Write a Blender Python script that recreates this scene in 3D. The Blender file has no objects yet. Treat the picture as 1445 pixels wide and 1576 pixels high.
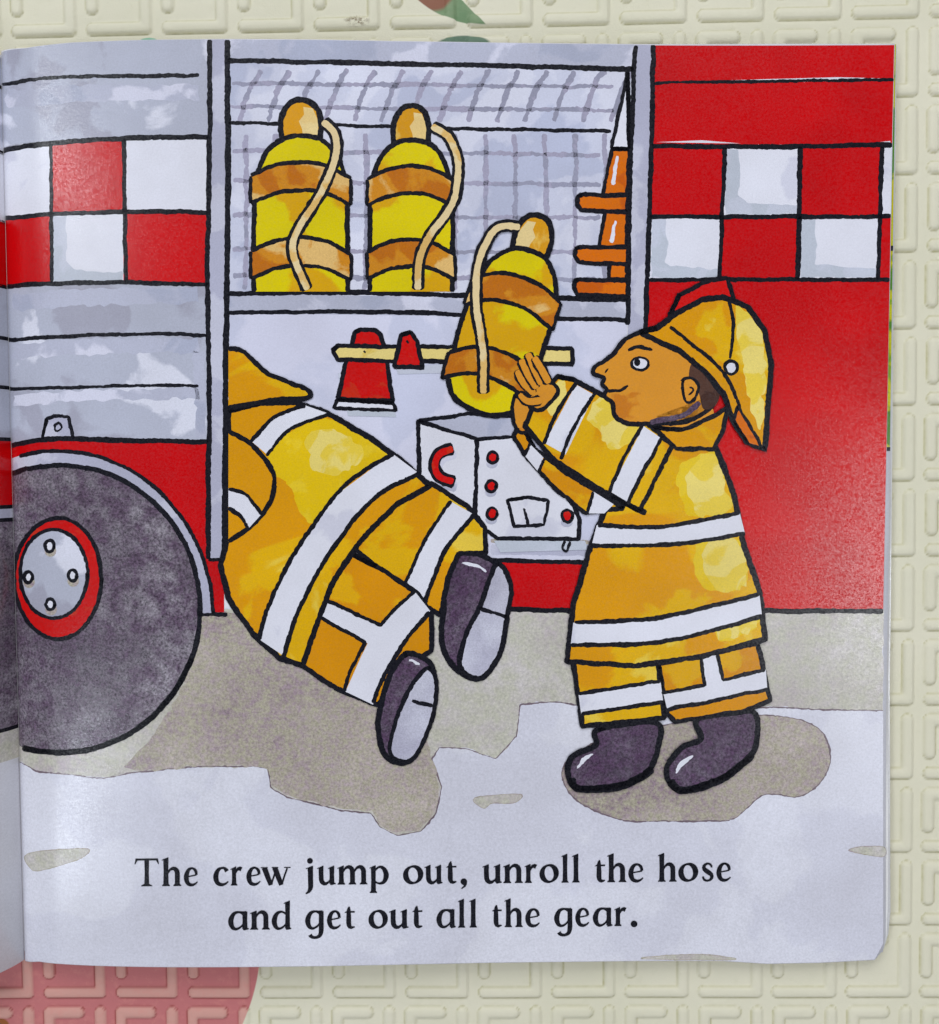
import bpy, bmesh, math, random
import numpy as np
from mathutils import Vector, Matrix
from mathutils.geometry import delaunay_2d_cdt

random.seed(7); rng = np.random.default_rng(7)
S = bpy.context.scene
COL = S.collection

# ------------------------------------------------------------------ camera
FPX, PW, PH = 1400.0, 1445.0, 1576.0
CAM = Vector((-0.11735, -0.12076, 0.25121))
ROT = (-0.04226, 0.01907, -0.01242)
cd = bpy.data.cameras.new('camera'); cam = bpy.data.objects.new('camera', cd); COL.objects.link(cam)
cam.location = CAM; cam.rotation_euler = ROT
cd.sensor_fit = 'HORIZONTAL'; cd.sensor_width = 36; cd.lens = 36*FPX/PW
cd.clip_start = 0.01; cd.clip_end = 50
S.camera = cam

# ------------------------------------------------------------------ light
w = bpy.data.worlds.new('World'); S.world = w; w.use_nodes = True
w.node_tree.nodes['Background'].inputs[0].default_value = (0.72, 0.80, 1.0, 1)
w.node_tree.nodes['Background'].inputs[1].default_value = 0.12

def lamp(name, loc, target, sx, sy, power, col):
    l = bpy.data.lights.new(name, 'AREA'); l.shape = 'RECTANGLE'; l.size = sx; l.size_y = sy
    l.energy = power; l.color = col
    o = bpy.data.objects.new(name, l); COL.objects.link(o); o.location = loc
    d = Vector(target) - Vector(loc); o.rotation_euler = d.to_track_quat('-Z', 'Y').to_euler()
    return o
C0 = (-0.12, -0.12, 0)
lamp('window_light', (-0.25, 0.95, 0.85), C0, 1.5, 0.7, 10.0, (0.95, 0.97, 1.0))
lamp('room_fill_light', (-0.30, -1.25, 0.80), C0, 1.5, 0.6, 3.2, (0.97, 0.98, 1.0))  # added weak fill opposite the window, evens out the directional light
lamp('side_window_light', (0.37, -0.25, 0.62), C0, 0.26, 0.28, 1.2, (0.95, 0.97, 1.0))
lamp('left_window_light', (-0.76, 0.26, 0.75), C0, 0.06, 0.30, 0.9, (0.9, 0.95, 1.0))
lamp('left_window_light', (-0.74, -0.50, 0.75), C0, 0.06, 0.26, 0.9, (0.85, 0.92, 1.0))

S.view_settings.view_transform = 'Standard'; S.view_settings.look = 'None'
S.view_settings.exposure = 0.42; S.view_settings.gamma = 1.0
S.view_settings.use_curve_mapping = False
S.render.engine = 'CYCLES'

# ------------------------------------------------------------------ photo -> world
from mathutils import Euler
RM = Euler(ROT, 'XYZ').to_matrix()
def ray(px, py):
    return RM @ Vector(((px-PW/2)/FPX, -(py-PH/2)/FPX, -1))
def unproj(px, py, z):
    d = ray(px, py); t = (z-CAM.z)/d.z
    return CAM + t*d

# ------------------------------------------------------------------ tagging helpers
def tag(o, label=None, cat=None, kind=None, group=None):
    if label: o['label'] = label
    if cat: o['category'] = cat
    if kind: o['kind'] = kind
    if group: o['group'] = group
    return o
def link(name, me, parent=None):
    o = bpy.data.objects.new(name, me); COL.objects.link(o)
    if parent: o.parent = parent
    return o

# ------------------------------------------------------------------ materials
def srgb(r, g, b):
    f = lambda c: (c/255/12.92) if c/255 <= .04045 else ((c/255+.055)/1.055)**2.4
    return (f(r), f(g), f(b), 1)
class NT:
    def __init__(s, name):
        s.m = bpy.data.materials.new(name); s.m.use_nodes = True; s.t = s.m.node_tree
        s.b = s.t.nodes['Principled BSDF']; s.tc = s.n('ShaderNodeTexCoord')
    def n(s, k, **kw):
        x = s.t.nodes.new(k)
        for a, v in kw.items(): setattr(x, a, v)
        return x
    def l(s, a, b): s.t.links.new(a, b)
    def vec(s, off=(0, 0, 0)):
        m = s.n('ShaderNodeMapping'); m.inputs['Scale'].default_value = (1000,)*3
        m.inputs['Location'].default_value = off
        s.l(s.tc.outputs['Object'], m.inputs[0]); return m.outputs[0]
    def noise(s, v, scale, detail=3, rough=.55, dist=0):
        x = s.n('ShaderNodeTexNoise'); x.inputs['Scale'].default_value = scale
        x.inputs['Detail'].default_value = detail; x.inputs['Roughness'].default_value = rough
        x.inputs['Distortion'].default_value = dist
        s.l(v, x.inputs['Vector']); return x.outputs['Fac']
    def ramp(s, f, stops, interp='LINEAR'):
        r = s.n('ShaderNodeValToRGB'); e = r.color_ramp; e.interpolation = interp
        while len(e.elements) < len(stops): e.elements.new(.5)
        for el, (p, c) in zip(e.elements, stops): el.position = p; el.color = c
        s.l(f, r.inputs[0]); return r.outputs[0]
    def math(s, op, a, b=None, clamp=False):
        x = s.n('ShaderNodeMath', operation=op); x.use_clamp = clamp
        for i, v in enumerate((a, b)):
            if v is None: continue
            if isinstance(v, (int, float)): x.inputs[i].default_value = v
            else: s.l(v, x.inputs[i])
        return x.outputs[0]
    def mix(s, f, a, b, mode='MIX'):
        x = s.n('ShaderNodeMix', data_type='RGBA', blend_type=mode)
        for sock, v in ((x.inputs[0], f), (x.inputs[6], a), (x.inputs[7], b)):
            if isinstance(v, (int, float)): sock.default_value = v
            elif isinstance(v, tuple): sock.default_value = v
            else: s.l(v, sock)
        return x.outputs[2]
    def bump(s, h, strength, dist):
        x = s.n('ShaderNodeBump'); x.inputs['Strength'].default_value = strength
        x.inputs['Distance'].default_value = dist; s.l(h, x.inputs['Height'])
        s.l(x.outputs[0], s.b.inputs['Normal'])

PAPER_ROUGH = 0.25
_seed = [0]
def wash(name, stops, scale=.06, gran=.10, gscale=2.6, rough=PAPER_ROUGH, detail=5, dist=.35, spec=.42, tint=None, tsc=.5):
    """watercolour ink on coated paper: blots with hard drying edges plus pigment grain"""
    t = NT(name); _seed[0] += 1
    v = t.vec((_seed[0]*37.1, _seed[0]*11.7, 0))
    f = t.noise(v, scale, detail, .5, dist)
    c = t.ramp(f, stops)
    if tint:
        c = t.mix(t.ramp(t.noise(v, tsc, 4, .7), [(.35, (0, 0, 0, 1)), (.62, (1, 1, 1, 1))]), c, tint)
    soft = t.ramp(t.noise(v, .03, 3, .6), [(.3, (.90, .89, .88, 1)), (.7, (1.05, 1.05, 1.05, 1))])
    c = t.mix(1.0, c, soft, 'MULTIPLY')
    g = t.noise(v, gscale, 2, .75)
    g2 = t.ramp(g, [(.25, (1-gran*2,)*3+(1,)), (.72, (1+gran*.8,)*3+(1,))])
    c = t.mix(1.0, c, g2, 'MULTIPLY')
    t.l(c, t.b.inputs['Base Color'])
    t.b.inputs['Roughness'].default_value = rough
    t.l(t.ramp(t.noise(v, 1.7, 3, .75), [(.36, (spec*.25,)*3+(1,)), (.66, (min(spec*2, 1),)*3+(1,))]), t.b.inputs['Specular IOR Level'])
    t.bump(t.noise(v, 2.4, 3, .7), .6, .000028)
    return t.m

def step(a, b, p, wd=.016):
    return [(0, a), (p-wd, a), (p+wd, b), (1, b)]
def step3(a, b, c, p, q, wd=.018):
    return [(0, a), (p-wd, a), (p+wd, b), (q-wd, b), (q+wd, c), (1, c)]

WHITE = srgb(226, 226, 236)
paper = wash('coated_paper', [(0, srgb(222, 222, 230)), (1, srgb(232, 231, 236))], .03, .035, 1.8)
paper_edge = wash('paper_edge', [(0, srgb(226, 226, 226)), (1, srgb(236, 235, 232))], .3, .03)
m_white = wash('white_print', step(srgb(228, 228, 238), srgb(214, 214, 228), .62), .05, .03)
m_white2 = wash('white_print_shaded_wash', step(srgb(196, 202, 214), srgb(204, 208, 222), .5), .07, .05)
m_silver = wash('silver_wash', step3(srgb(222, 223, 236), srgb(186, 189, 205), srgb(170, 170, 186), .40, .58), .045, .06)
m_silver2 = wash('post_wash', step(srgb(182, 182, 202), srgb(200, 200, 216), .55), .05, .06)
m_rail = wash('rail_wash', step3(srgb(176, 180, 200), srgb(188, 190, 208), srgb(216, 216, 232), .40, .56), .05, .06)
m_inner = wash('locker_wash', step3(srgb(190, 194, 216), srgb(208, 210, 228), srgb(220, 221, 236), .42, .52), .05, .04)
m_wire = wash('wire_wash', step(srgb(172, 168, 190), srgb(158, 158, 178), .5), .12, .08)
m_wall = wash('back_wall_wash', step(srgb(216, 216, 234), srgb(204, 206, 226), .56), .03, .035)
m_red = wash('red_print', [(.3, srgb(212, 2, 8)), (.7, srgb(196, 0, 6))], .04, .05, rough=.25, spec=.5)
m_red2 = wash('red_object', step(srgb(212, 14, 10), srgb(206, 44, 20), .58), .16, .07)
m_yel = wash('yellow_wash', step3(srgb(226, 156, 4), srgb(232, 180, 8), srgb(238, 204, 70), .50, .62), .034, .07, dist=.9)
m_pale = wash('pale_yellow_wash', step(srgb(238, 208, 70), srgb(242, 220, 120), .5), .09, .06, dist=.9)
m_gold = wash('lemon_wash', step(srgb(232, 194, 14), srgb(236, 202, 40), .5), .07, .06)
m_yel2 = wash('amber_wash', step(srgb(220, 146, 4), srgb(228, 172, 10), .56), .05, .06)
m_tank = wash('tank_yellow', step(srgb(226, 206, 2), srgb(222, 168, 8), .54), .04, .05)
m_band = wash('strap_wash', step3(srgb(196, 112, 18), srgb(214, 140, 30), srgb(232, 190, 116), .48, .57), .07, .09)
m_knob = wash('knob_wash', step(srgb(222, 156, 24), srgb(232, 186, 80), .62), .07, .06)
m_knobl = wash('knob_highlight_wash', step(srgb(240, 214, 150), srgb(236, 204, 134), .53), .07, .06)
m_hose = wash('hose_wash', step(srgb(236, 212, 160), srgb(228, 186, 110), .55), .09, .05)
m_wood = wash('wood_wash', step(srgb(236, 214, 132), srgb(226, 196, 96), .56), .09, .05)
m_orange = wash('orange_wash', step(srgb(222, 112, 8), srgb(204, 94, 10), .54), .09, .06)
m_skin = wash('skin_wash', step(srgb(224, 150, 44), srgb(206, 124, 30), .60), .06, .06)
m_hair = wash('hair_wash', step(srgb(74, 48, 40), srgb(92, 62, 50), .5), .2, .12)
m_road = wash('road_wash', [(.35, srgb(212, 206, 204)), (.5, srgb(202, 195, 192)), (.65, srgb(192, 180, 184))], .04, .14, 1.4, tint=srgb(198, 196, 180), tsc=.28)
m_road2 = wash('drawn_shadow_wash', [(.35, srgb(196, 182, 180)), (.5, srgb(178, 160, 166)), (.65, srgb(154, 132, 146))], .035, .2, 1.6, tint=srgb(184, 178, 156), tsc=.6)  # printed wash, mainly for the shadows drawn into the picture
m_snow = wash('pale_road_wash', step(srgb(218, 218, 230), srgb(224, 224, 234), .5), .03, .07, 1.5)
m_edge = wash('wash_edge', [(0, srgb(104, 86, 98)), (1, srgb(136, 122, 128))], .2, .1)
m_tyre = wash('tyre_wash', [(.3, srgb(84, 76, 88)), (.5, srgb(126, 118, 128)), (.66, srgb(162, 155, 164))], .028, .42, 1.5, tint=srgb(104, 86, 106), tsc=.22)
m_boot = wash('boot_wash', [(.35, srgb(76, 64, 80)), (.65, srgb(116, 104, 120))], .06, .4, 1.5, tint=srgb(92, 68, 96), tsc=.3)
m_sole = wash('sole_wash', [(.35, srgb(180, 178, 196)), (.65, srgb(208, 208, 222))], .1, .12)
m_ink = wash('black_ink', [(0, (.006, .006, .010, 1)), (1, (.010, .010, .016, 1))], .2, .1, rough=.28, spec=.3)
m_green = wash('green_print_strip', step3(srgb(120, 158, 30), srgb(190, 186, 20), srgb(80, 130, 40), .45, .56), .08, .1)

# ------------------------------------------------------------------ setting: floor + foam mat
me = bpy.data.meshes.new('floor')
me.from_pydata([(-3, -3, -.0125), (3, -3, -.0125), (3, 3, -.0125), (-3, 3, -.0125)], [], [(0, 1, 2, 3)])
t = NT('floor_tile'); v = t.vec()
t.l(t.ramp(t.noise(v, .01, 5), [(.3, srgb(150, 140, 125)), (.7, srgb(176, 166, 150))]), t.b.inputs['Base Color'])
t.b.inputs['Roughness'].default_value = .5; me.materials.append(t.m)
fl = link('floor', me); tag(fl, kind='structure')

CELL = .0207
NX, NY, RES = 18, 19, 44
X0, Y0 = -15, -16                      # cell index of the mat's lower left corner
def seg(u, v, ax, ay, bx, by):
    dx, dy = bx-ax, by-ay; L = dx*dx+dy*dy
    t_ = np.clip(((u-ax)*dx+(v-ay)*dy)/L, 0, 1)
    return np.hypot(u-ax-t_*dx, v-ay-t_*dy)
gx = np.arange(NX*RES+1)/RES + X0; gy = np.arange(NY*RES+1)/RES + Y0
GX, GY = np.meshgrid(gx, gy)
r0 = .082
best = np.full(GX.shape, 9.)
U = GX-np.floor(GX); V = GY-np.floor(GY)
cu = np.floor(GX); cv = np.floor(GY)
jit = .012*np.sin(cu*12.9+cv*78.2)     # slight moulding irregularity from cell to cell
bars = [(.125+r0, r0, 1-r0, r0), (1-r0, r0, 1-r0, .885-r0), (.125+r0, .885-r0-.005, .70-r0, .885-r0-.005), (.125+r0, .27+r0, .125+r0, .885-r0-.005)]
for (a, b, c, d) in bars:
    best = np.minimum(best, seg(U+jit, V, a, b, c, d))
q = best/r0
H = .00078
prof = np.where(q < 1, np.clip(1-q**2.6, 0, 1)**.62*H, 0)
prof -= .00020*np.exp(-((q-1.02)/.09)**2)                 # the crease moulded round each bar
prof += .00010*np.sin(GX*1.7+GY*.6)+.00008*np.sin(GY*2.3-GX*.9)
Z = prof-.0005
Wd = Z.shape[1]
co = np.empty((Z.size, 3)); co[:, 0] = (GX*CELL).ravel(); co[:, 1] = (GY*CELL).ravel(); co[:, 2] = Z.ravel()
idx = np.arange(Z.size).reshape(Z.shape)
quads = np.stack([idx[:-1, :-1], idx[:-1, 1:], idx[1:, 1:], idx[1:, :-1]], -1).reshape(-1, 4)
# skirt and underside
edge = np.concatenate([idx[0, :-1], idx[:-1, -1], idx[-1, ::-1][:-1], idx[::-1, 0][:-1]])
low = co[edge].copy(); low[:, 2] = -.012
nb = len(co); co = np.vstack([co, low]); ne = len(edge); k = np.arange(ne); kn = (k+1) % ne
sk = np.stack([edge[k], nb+k, nb+kn, edge[kn]], -1)
quads = np.vstack([quads, sk])
me = bpy.data.meshes.new('foam_play_mat')
me.vertices.add(len(co)); me.vertices.foreach_set('co', co.ravel())
me.loops.add(quads.size); me.loops.foreach_set('vertex_index', quads.ravel())
me.polygons.add(len(quads)); me.polygons.foreach_set('loop_start', np.arange(0, quads.size, 4))
me.polygons.foreach_set('loop_total', np.full(len(quads), 4))
me.update(); me.validate()
me.polygons.foreach_set('use_smooth', np.ones(len(quads), bool))
at = me.attributes.new('crease', 'FLOAT', 'POINT'); cr = np.concatenate([np.exp(-((q-1.0)/.085)**2).ravel(), np.zeros(ne)]); at.data.foreach_set('value', cr.astype(np.float32))
at = me.attributes.new('ridge', 'FLOAT', 'POINT'); rg = np.concatenate([np.clip((.97-q)/.12, 0, 1).ravel(), np.zeros(ne)]); at.data.foreach_set('value', rg.astype(np.float32))

def circ(p1, p2, p3):
    (ax, ay), (bx, by), (cx, cy) = p1, p2, p3
    d = 2*(ax*(by-cy)+bx*(cy-ay)+cx*(ay-by))
    ux = ((ax*ax+ay*ay)*(by-cy)+(bx*bx+by*by)*(cy-ay)+(cx*cx+cy*cy)*(ay-by))/d
    uy = ((ax*ax+ay*ay)*(cx-bx)+(bx*bx+by*by)*(ax-cx)+(cx*cx+cy*cy)*(bx-ax))/d
    return ux, uy, math.hypot(ax-ux, ay-uy)
def mm(px, py):
    p = unproj(px, py, 0); return p.x*1000, p.y*1000
t = NT('eva_foam'); v = t.vec()
sep = t.n('ShaderNodeSeparateXYZ'); t.l(v, sep.inputs[0]); X, Y, Zs = sep.outputs
def inside_circle(c, soft=.25, sx=1, sy=1):
    dx = t.math('MULTIPLY', t.math('SUBTRACT', X, c[0]), 1/sx); dy = t.math('MULTIPLY', t.math('SUBTRACT', Y, c[1]), 1/sy)
    d = t.math('SQRT', t.math('ADD', t.math('MULTIPLY', dx, dx), t.math('MULTIPLY', dy, dy)))
    return t.math('MULTIPLY', t.math('SUBTRACT', c[2], d), 1/soft, clamp=True)
def half(p, q_):
    (ax, ay), (bx, by) = p, q_; nx, ny = by-ay, -(bx-ax); L = math.hypot(nx, ny); nx /= L; ny /= L
    s = t.math('ADD', t.math('MULTIPLY', t.math('SUBTRACT', X, ax), nx), t.math('MULTIPLY', t.math('SUBTRACT', Y, ay), ny))
    return t.math('MULTIPLY', s, 4.0, clamp=True)
base = t.ramp(t.noise(v, .02, 4), [(.3, srgb(216, 212, 186)), (.7, srgb(224, 219, 196))])
wear = t.noise(v, .35, 6, .7)
base = t.mix(t.ramp(wear, [(.55, (0, 0, 0, 1)), (.8, (.35,)*3+(1,))]), base, srgb(206, 202, 172))
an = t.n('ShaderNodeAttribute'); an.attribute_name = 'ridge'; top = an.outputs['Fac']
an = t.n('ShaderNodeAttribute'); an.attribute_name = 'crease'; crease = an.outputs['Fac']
crease_dark = t.math('MULTIPLY', crease, t.ramp(t.noise(v, .5, 3), [(.25, (.35,)*3+(1,)), (.75, (.85,)*3+(1,))]))  # crease darkening put into the colour: olive dirt plus painted shade
base = t.mix(crease_dark, base, srgb(176, 170, 118))
# pink printed motif lower left
pk = inside_circle(circ(mm(399, 1487), mm(390, 1532), mm(374, 1576)), .3)
pinkc = t.mix(top, srgb(192, 112, 112), srgb(208, 154, 142))
pinkc = t.mix(t.ramp(wear, [(.5, (0, 0, 0, 1)), (.75, (.5,)*3+(1,))]), pinkc, srgb(214, 140, 130))
pinkc = t.mix(t.math('MULTIPLY', crease, .75), pinkc, srgb(150, 64, 54))
base = t.mix(pk, base, pinkc)
bx, by = mm(0, 1582); base = t.mix(inside_circle((bx, by, 2.8), .5), base, srgb(150, 84, 30))
# green printed leaf above the book
lf = t.math('MULTIPLY', inside_circle(circ(mm(643, 0), mm(690, 28), mm(750, 38)), .3), half(mm(713, 0), mm(750, 39)))
gcol = t.mix(t.ramp(t.noise(v, .25, 4), [(.35, (0, 0, 0, 1)), (.65, (1, 1, 1, 1))]), srgb(128, 150, 112), srgb(108, 138, 98))
gcol = t.mix(inside_circle((mm(668, -18)[0], mm(668, -18)[1], 6.2), 1.0), gcol, srgb(140, 92, 70))
base = t.mix(lf, base, gcol)
lx, ly = mm(712, 70); base = t.mix(inside_circle((lx, ly, 1), .12, 8.0, 3.0), base, srgb(96, 122, 100))
lx, ly = mm(228, 62); base = t.mix(inside_circle((lx, ly, 1), .2, 2.6, .9), base, srgb(140, 190, 160))
# grime blot
sx_, sy_ = mm(549, 32)
blot = t.math('MULTIPLY', inside_circle((sx_, sy_, 1), .6, 4.2, 1.9), t.ramp(t.noise(v, .9, 5, .75), [(.45, (0, 0, 0, 1)), (.58, (.9,)*3+(1,))]))
base = t.mix(blot, base, srgb(120, 104, 74))
speck = t.ramp(t.noise(v, 1.3, 2, .5), [(.80, (0, 0, 0, 1)), (.84, (.5,)*3+(1,))])
base = t.mix(speck, base, srgb(150, 136, 100))
t.l(base, t.b.inputs['Base Color']); t.b.inputs['Roughness'].default_value = .55
t.b.inputs['Specular IOR Level'].default_value = .35
hh = t.math('ADD', t.noise(v, 2.2, 5, .7), t.math('MULTIPLY', t.noise(v, .25, 3), 1.5))
t.bump(hh, .45, .00022)
me.materials.append(t.m)
mat_o = link('foam_play_mat', me)
tag(mat_o, 'cream foam play mat with a raised bracket pattern, lying under the book', 'play mat')

# ------------------------------------------------------------------ book frame
g = (unproj(0, 82, .002)+unproj(33, 1476, .002))/2
book = bpy.data.objects.new('picture_book', None); COL.objects.link(book)
book.location = (g.x, g.y, 0); BR = math.radians(-.42); book.rotation_euler = (0, 0, BR)
book.empty_display_size = .05
tag(book, 'open picture book with a fire engine illustration lying on the cream foam mat', 'book')
cB, sB = math.cos(-BR), math.sin(-BR)
def to_local(p):
    x, y = p.x-g.x, p.y-g.y; return (x*cB-y*sB, x*sB+y*cB)

KX = [-.30, -.20, -.12, -.06, -.03, -.015, -.009, -.005, -.002, -.0006, 0.0]
KZ = [.0035, .0080, .0120, .0155, .0165, .0160, .0140, .0105, .0058, .0028, .0008]
RX = [0.0, .0006, .003, .007, .013, .024, .042, .065, .105, .150, .195, .243, .30]
RZ = [.0006, .0018, .0034, .0048, .0061, .0071, .0077, .0076, .0063, .0046, .0032, .0025, .0022]
def spline(xs, zs):
    n = len(xs); m = [0]*n
    for i in range(n):
        a, b = max(i-1, 0), min(i+1, n-1); m[i] = (zs[b]-zs[a])/(xs[b]-xs[a])
    def f(x):
        x = min(max(x, xs[0]), xs[-1]); i = 0
        while i < n-2 and x > xs[i+1]: i += 1
        h = xs[i+1]-xs[i]; s = (x-xs[i])/h
        return ((2*s**3-3*s*s+1)*zs[i]+(s**3-2*s*s+s)*h*m[i]+(-2*s**3+3*s*s)*zs[i+1]+(s**3-s*s)*h*m[i+1])
    return f
fR0, fL0 = spline(RX, RZ), spline(KX, KZ)
COLS_R = [0, .0002, .0004, .0007]+[i*.001 for i in range(1, 30)]+[.030+i*.002 for i in range(0, 25)]+[.080+i*.006 for i in range(0, 28)]+[.25, .30]
COLS_L = sorted([0, -.0002, -.00035]+[-i*.0005 for i in range(1, 40)]+[-.020-i*.002 for i in range(0, 20)]+[-.06-i*.01 for i in range(0, 25)])
def plin(f, cols):
    zs = [f(c) for c in cols]; ca = np.array(cols); za = np.array(zs)
    return lambda x: float(np.interp(x, ca, za))
fR, fL = plin(fR0, COLS_R), plin(fL0, COLS_L)

def px2page(px, py, side='R'):
    """a point of the print, as measured in the photograph, onto the curved sheet (book frame, metres)"""
    f = fR if side == 'R' else fL
    d = ray(px, py); z = .005 if side == 'R' else .008
    for _ in range(60 if side == 'L' else 14):
        t_ = (z-CAM.z)/d.z; p = CAM+t_*d; x, y = to_local(p)
        zn = f(max(x, 0) if side == 'R' else min(x, 0))
        z = z*.5+zn*.5 if side == 'L' else zn
    if side == 'R': x = max(x, .00002)
    else: x = min(x, -.00002)
    return (x, y)

def catmull(pts, closed=False, n=6):
    out = []; N = len(pts)
    rngi = range(N if closed else N-1)
    for i in rngi:
        g_ = lambda j: pts[j % N] if closed else pts[min(max(j, 0), N-1)]
        p0, p1, p2, p3 = g_(i-1), g_(i), g_(i+1), g_(i+2)
        for s in range(n):
            u = s/n
            out.append(tuple(.5*((2*b)+(-a+c)*u+(2*a-5*b+4*c-d)*u*u+(-a+3*b-3*c+d)*u**3) for a, b, c, d in zip(p0, p1, p2, p3)))
    if not closed: out.append(pts[-1])
    return out
def resample(pts, stepl):
    a = np.array(pts, float); seg_ = np.hypot(*(a[1:, :2]-a[:-1, :2]).T); L = np.concatenate([[0], np.cumsum(seg_)])
    n = max(2, int(L[-1]/stepl)+1); s = np.linspace(0, L[-1], n)
    return np.stack([np.interp(s, L, a[:, i]) for i in range(a.shape[1])], -1)
def smooth_noise(n, amp, period):
    m = max(4, int(n/period)+3); r = rng.normal(0, 1, m)
    return np.interp(np.linspace(0, m-1, n), np.arange(m), r)*amp

STEP = 3e-6
class Art:
    """flat printed shapes lying on the curved sheet, one mesh"""
    def __init__(s, name, parent, base, side='R', label=None):
        s.name, s.parent, s.base, s.side = name, parent, base, side
        s.v = []; s.f = []; s.fm = []; s.mats = []; s.k = 0; s.lz = []; s.label = label
    def mi(s, m):
        if m not in s.mats: s.mats.append(m)
        return s.mats.index(m)
    def up(s): s.k += 2; return s
    def _add(s, loc, faces, m, k):
        b = len(s.v); s.v += loc; s.lz += [k]*len(loc)
        i = s.mi(m)
        for f in faces: s.f.append([b+j for j in f]); s.fm.append(i)
    def fill(s, m, pts, smooth=False, closed=True, wob=.0, n=6, k=None):
        if smooth: pts = catmull(pts, True, n)
        if wob:
            r = resample(list(pts)+[pts[0]], 4)[:-1]; N = len(r)
            r[:, 0] += smooth_noise(N, wob, 2.2); r[:, 1] += smooth_noise(N, wob, 2.2); pts = [tuple(q_) for q_ in r]
        loc = [Vector(px2page(p[0], p[1], s.side)) for p in pts]
        if sum(loc[i-1].x*loc[i].y-loc[i].x*loc[i-1].y for i in range(len(loc))) < 0: loc.reverse()
        vo, eo, fo, ov, oe, of = delaunay_2d_cdt(loc, [], [list(range(len(loc)))], 0, 1e-9)
        faces = [list(f) for f, o in zip(fo, of) if len(o)]
        s._add([tuple(q_) for q_ in vo], faces, m, s.k if k is None else k)
        return s
    def ink(s, pts, w=7, smooth=True, closed=False, m=None, rough=.45, k=None, taper=False, n=6):
        m = m or m_ink
        pts = [tuple(p) if len(p) == 3 else (p[0], p[1], w) for p in pts]
        if smooth and len(pts) > 2: pts = catmull(pts, closed, n)
        if closed: pts = list(pts)+[pts[0], pts[1]]
        elif not smooth or len(pts) == 2: pts = list(pts)
        r = resample(pts, 2.6); N = len(r)
        if rough:
            r[:, 0] += smooth_noise(N, .45*rough*2, 9); r[:, 1] += smooth_noise(N, .45*rough*2, 9)
        T = np.gradient(r[:, :2], axis=0); T /= np.maximum(np.hypot(T[:, 0], T[:, 1]), 1e-9)[:, None]
        nn = np.stack([-T[:, 1], T[:, 0]], -1)
        wl = r[:, 2]/2+smooth_noise(N, rough, 1.3)+smooth_noise(N, rough*.8, 8)
        wr = r[:, 2]/2+smooth_noise(N, rough, 1.3)+smooth_noise(N, rough*.8, 8)
        if rough and not closed: wl[0] *= .6; wr[0] *= .6; wl[-1] *= .6; wr[-1] *= .6
        A = r[:, :2]+nn*np.maximum(wl, .3)[:, None]; B = r[:, :2]-nn*np.maximum(wr, .3)[:, None]
        loc = [px2page(a[0], a[1], s.side) for a in A]+[px2page(b[0], b[1], s.side) for b in B]
        faces = [[i, i+1, N+i+1, N+i] for i in range(N-1)]
        s._add(loc, faces, m, (s.k+1) if k is None else k)
        return s
    def shape(s, m, pts, w=7, smooth=False, n=6):
        s.fill(m, pts, smooth, n=n); s.ink(pts, w, smooth, True, n=n)
        return s
    def build(s):
        bm = bmesh.new()
        zl = bm.verts.layers.float.new('lay')
        vs = []
        for (x, y), k in zip([q_[:2] for q_ in s.v], s.lz):
            q_ = bm.verts.new((x, y, 0)); q_[zl] = k; vs.append(q_)
        for f, i in zip(s.f, s.fm):
            if len(set(f)) < 3: continue
            try: q_ = bm.faces.new([vs[j] for j in f]); q_.material_index = i
            except ValueError: pass
        xs = [v_.co.x for v_ in bm.verts]; lo, hi = min(xs), max(xs)
        for c in (COLS_R if s.side == 'R' else COLS_L):
            if not lo < c < hi: continue
            gs = [f for f in bm.faces if min(v_.co.x for v_ in f.verts) < c-1e-7 and max(v_.co.x for v_ in f.verts) > c+1e-7]
            if not gs: continue
            es = {e for f in gs for e in f.edges}; vv = {v_ for f in gs for v_ in f.verts}
            bmesh.ops.bisect_plane(bm, geom=list(vv)+list(es)+gs, dist=1e-8, plane_co=(c, 0, 0), plane_no=(1, 0, 0))
        f0, f = (fR0, fR) if s.side == 'R' else (fL0, fL)
        nor = []
        for v_ in bm.verts:
            x = v_.co.x; v_.co.z = f(x)+s.base*STEP+v_[zl]*STEP
        bm.normal_update()
        for q_ in bm.faces:
            if q_.normal.z < 0: q_.normal_flip()
            q_.smooth = True
        bm.verts.index_update()
        me = bpy.data.meshes.new(s.name)
        for m in s.mats: me.materials.append(m)
        bm.to_mesh(me); bm.free()
        for v_ in me.vertices:
            x = v_.co.x; e = .0006; d = (f0(x+e)-f0(x-e))/(2*e)
            nor.append(Vector((-d, 0, 1)).normalized())
        me.normals_split_custom_set_from_vertices(nor)
        o = link(s.name, me, s.parent)
        if s.label: o['label'] = s.label
        return o

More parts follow.
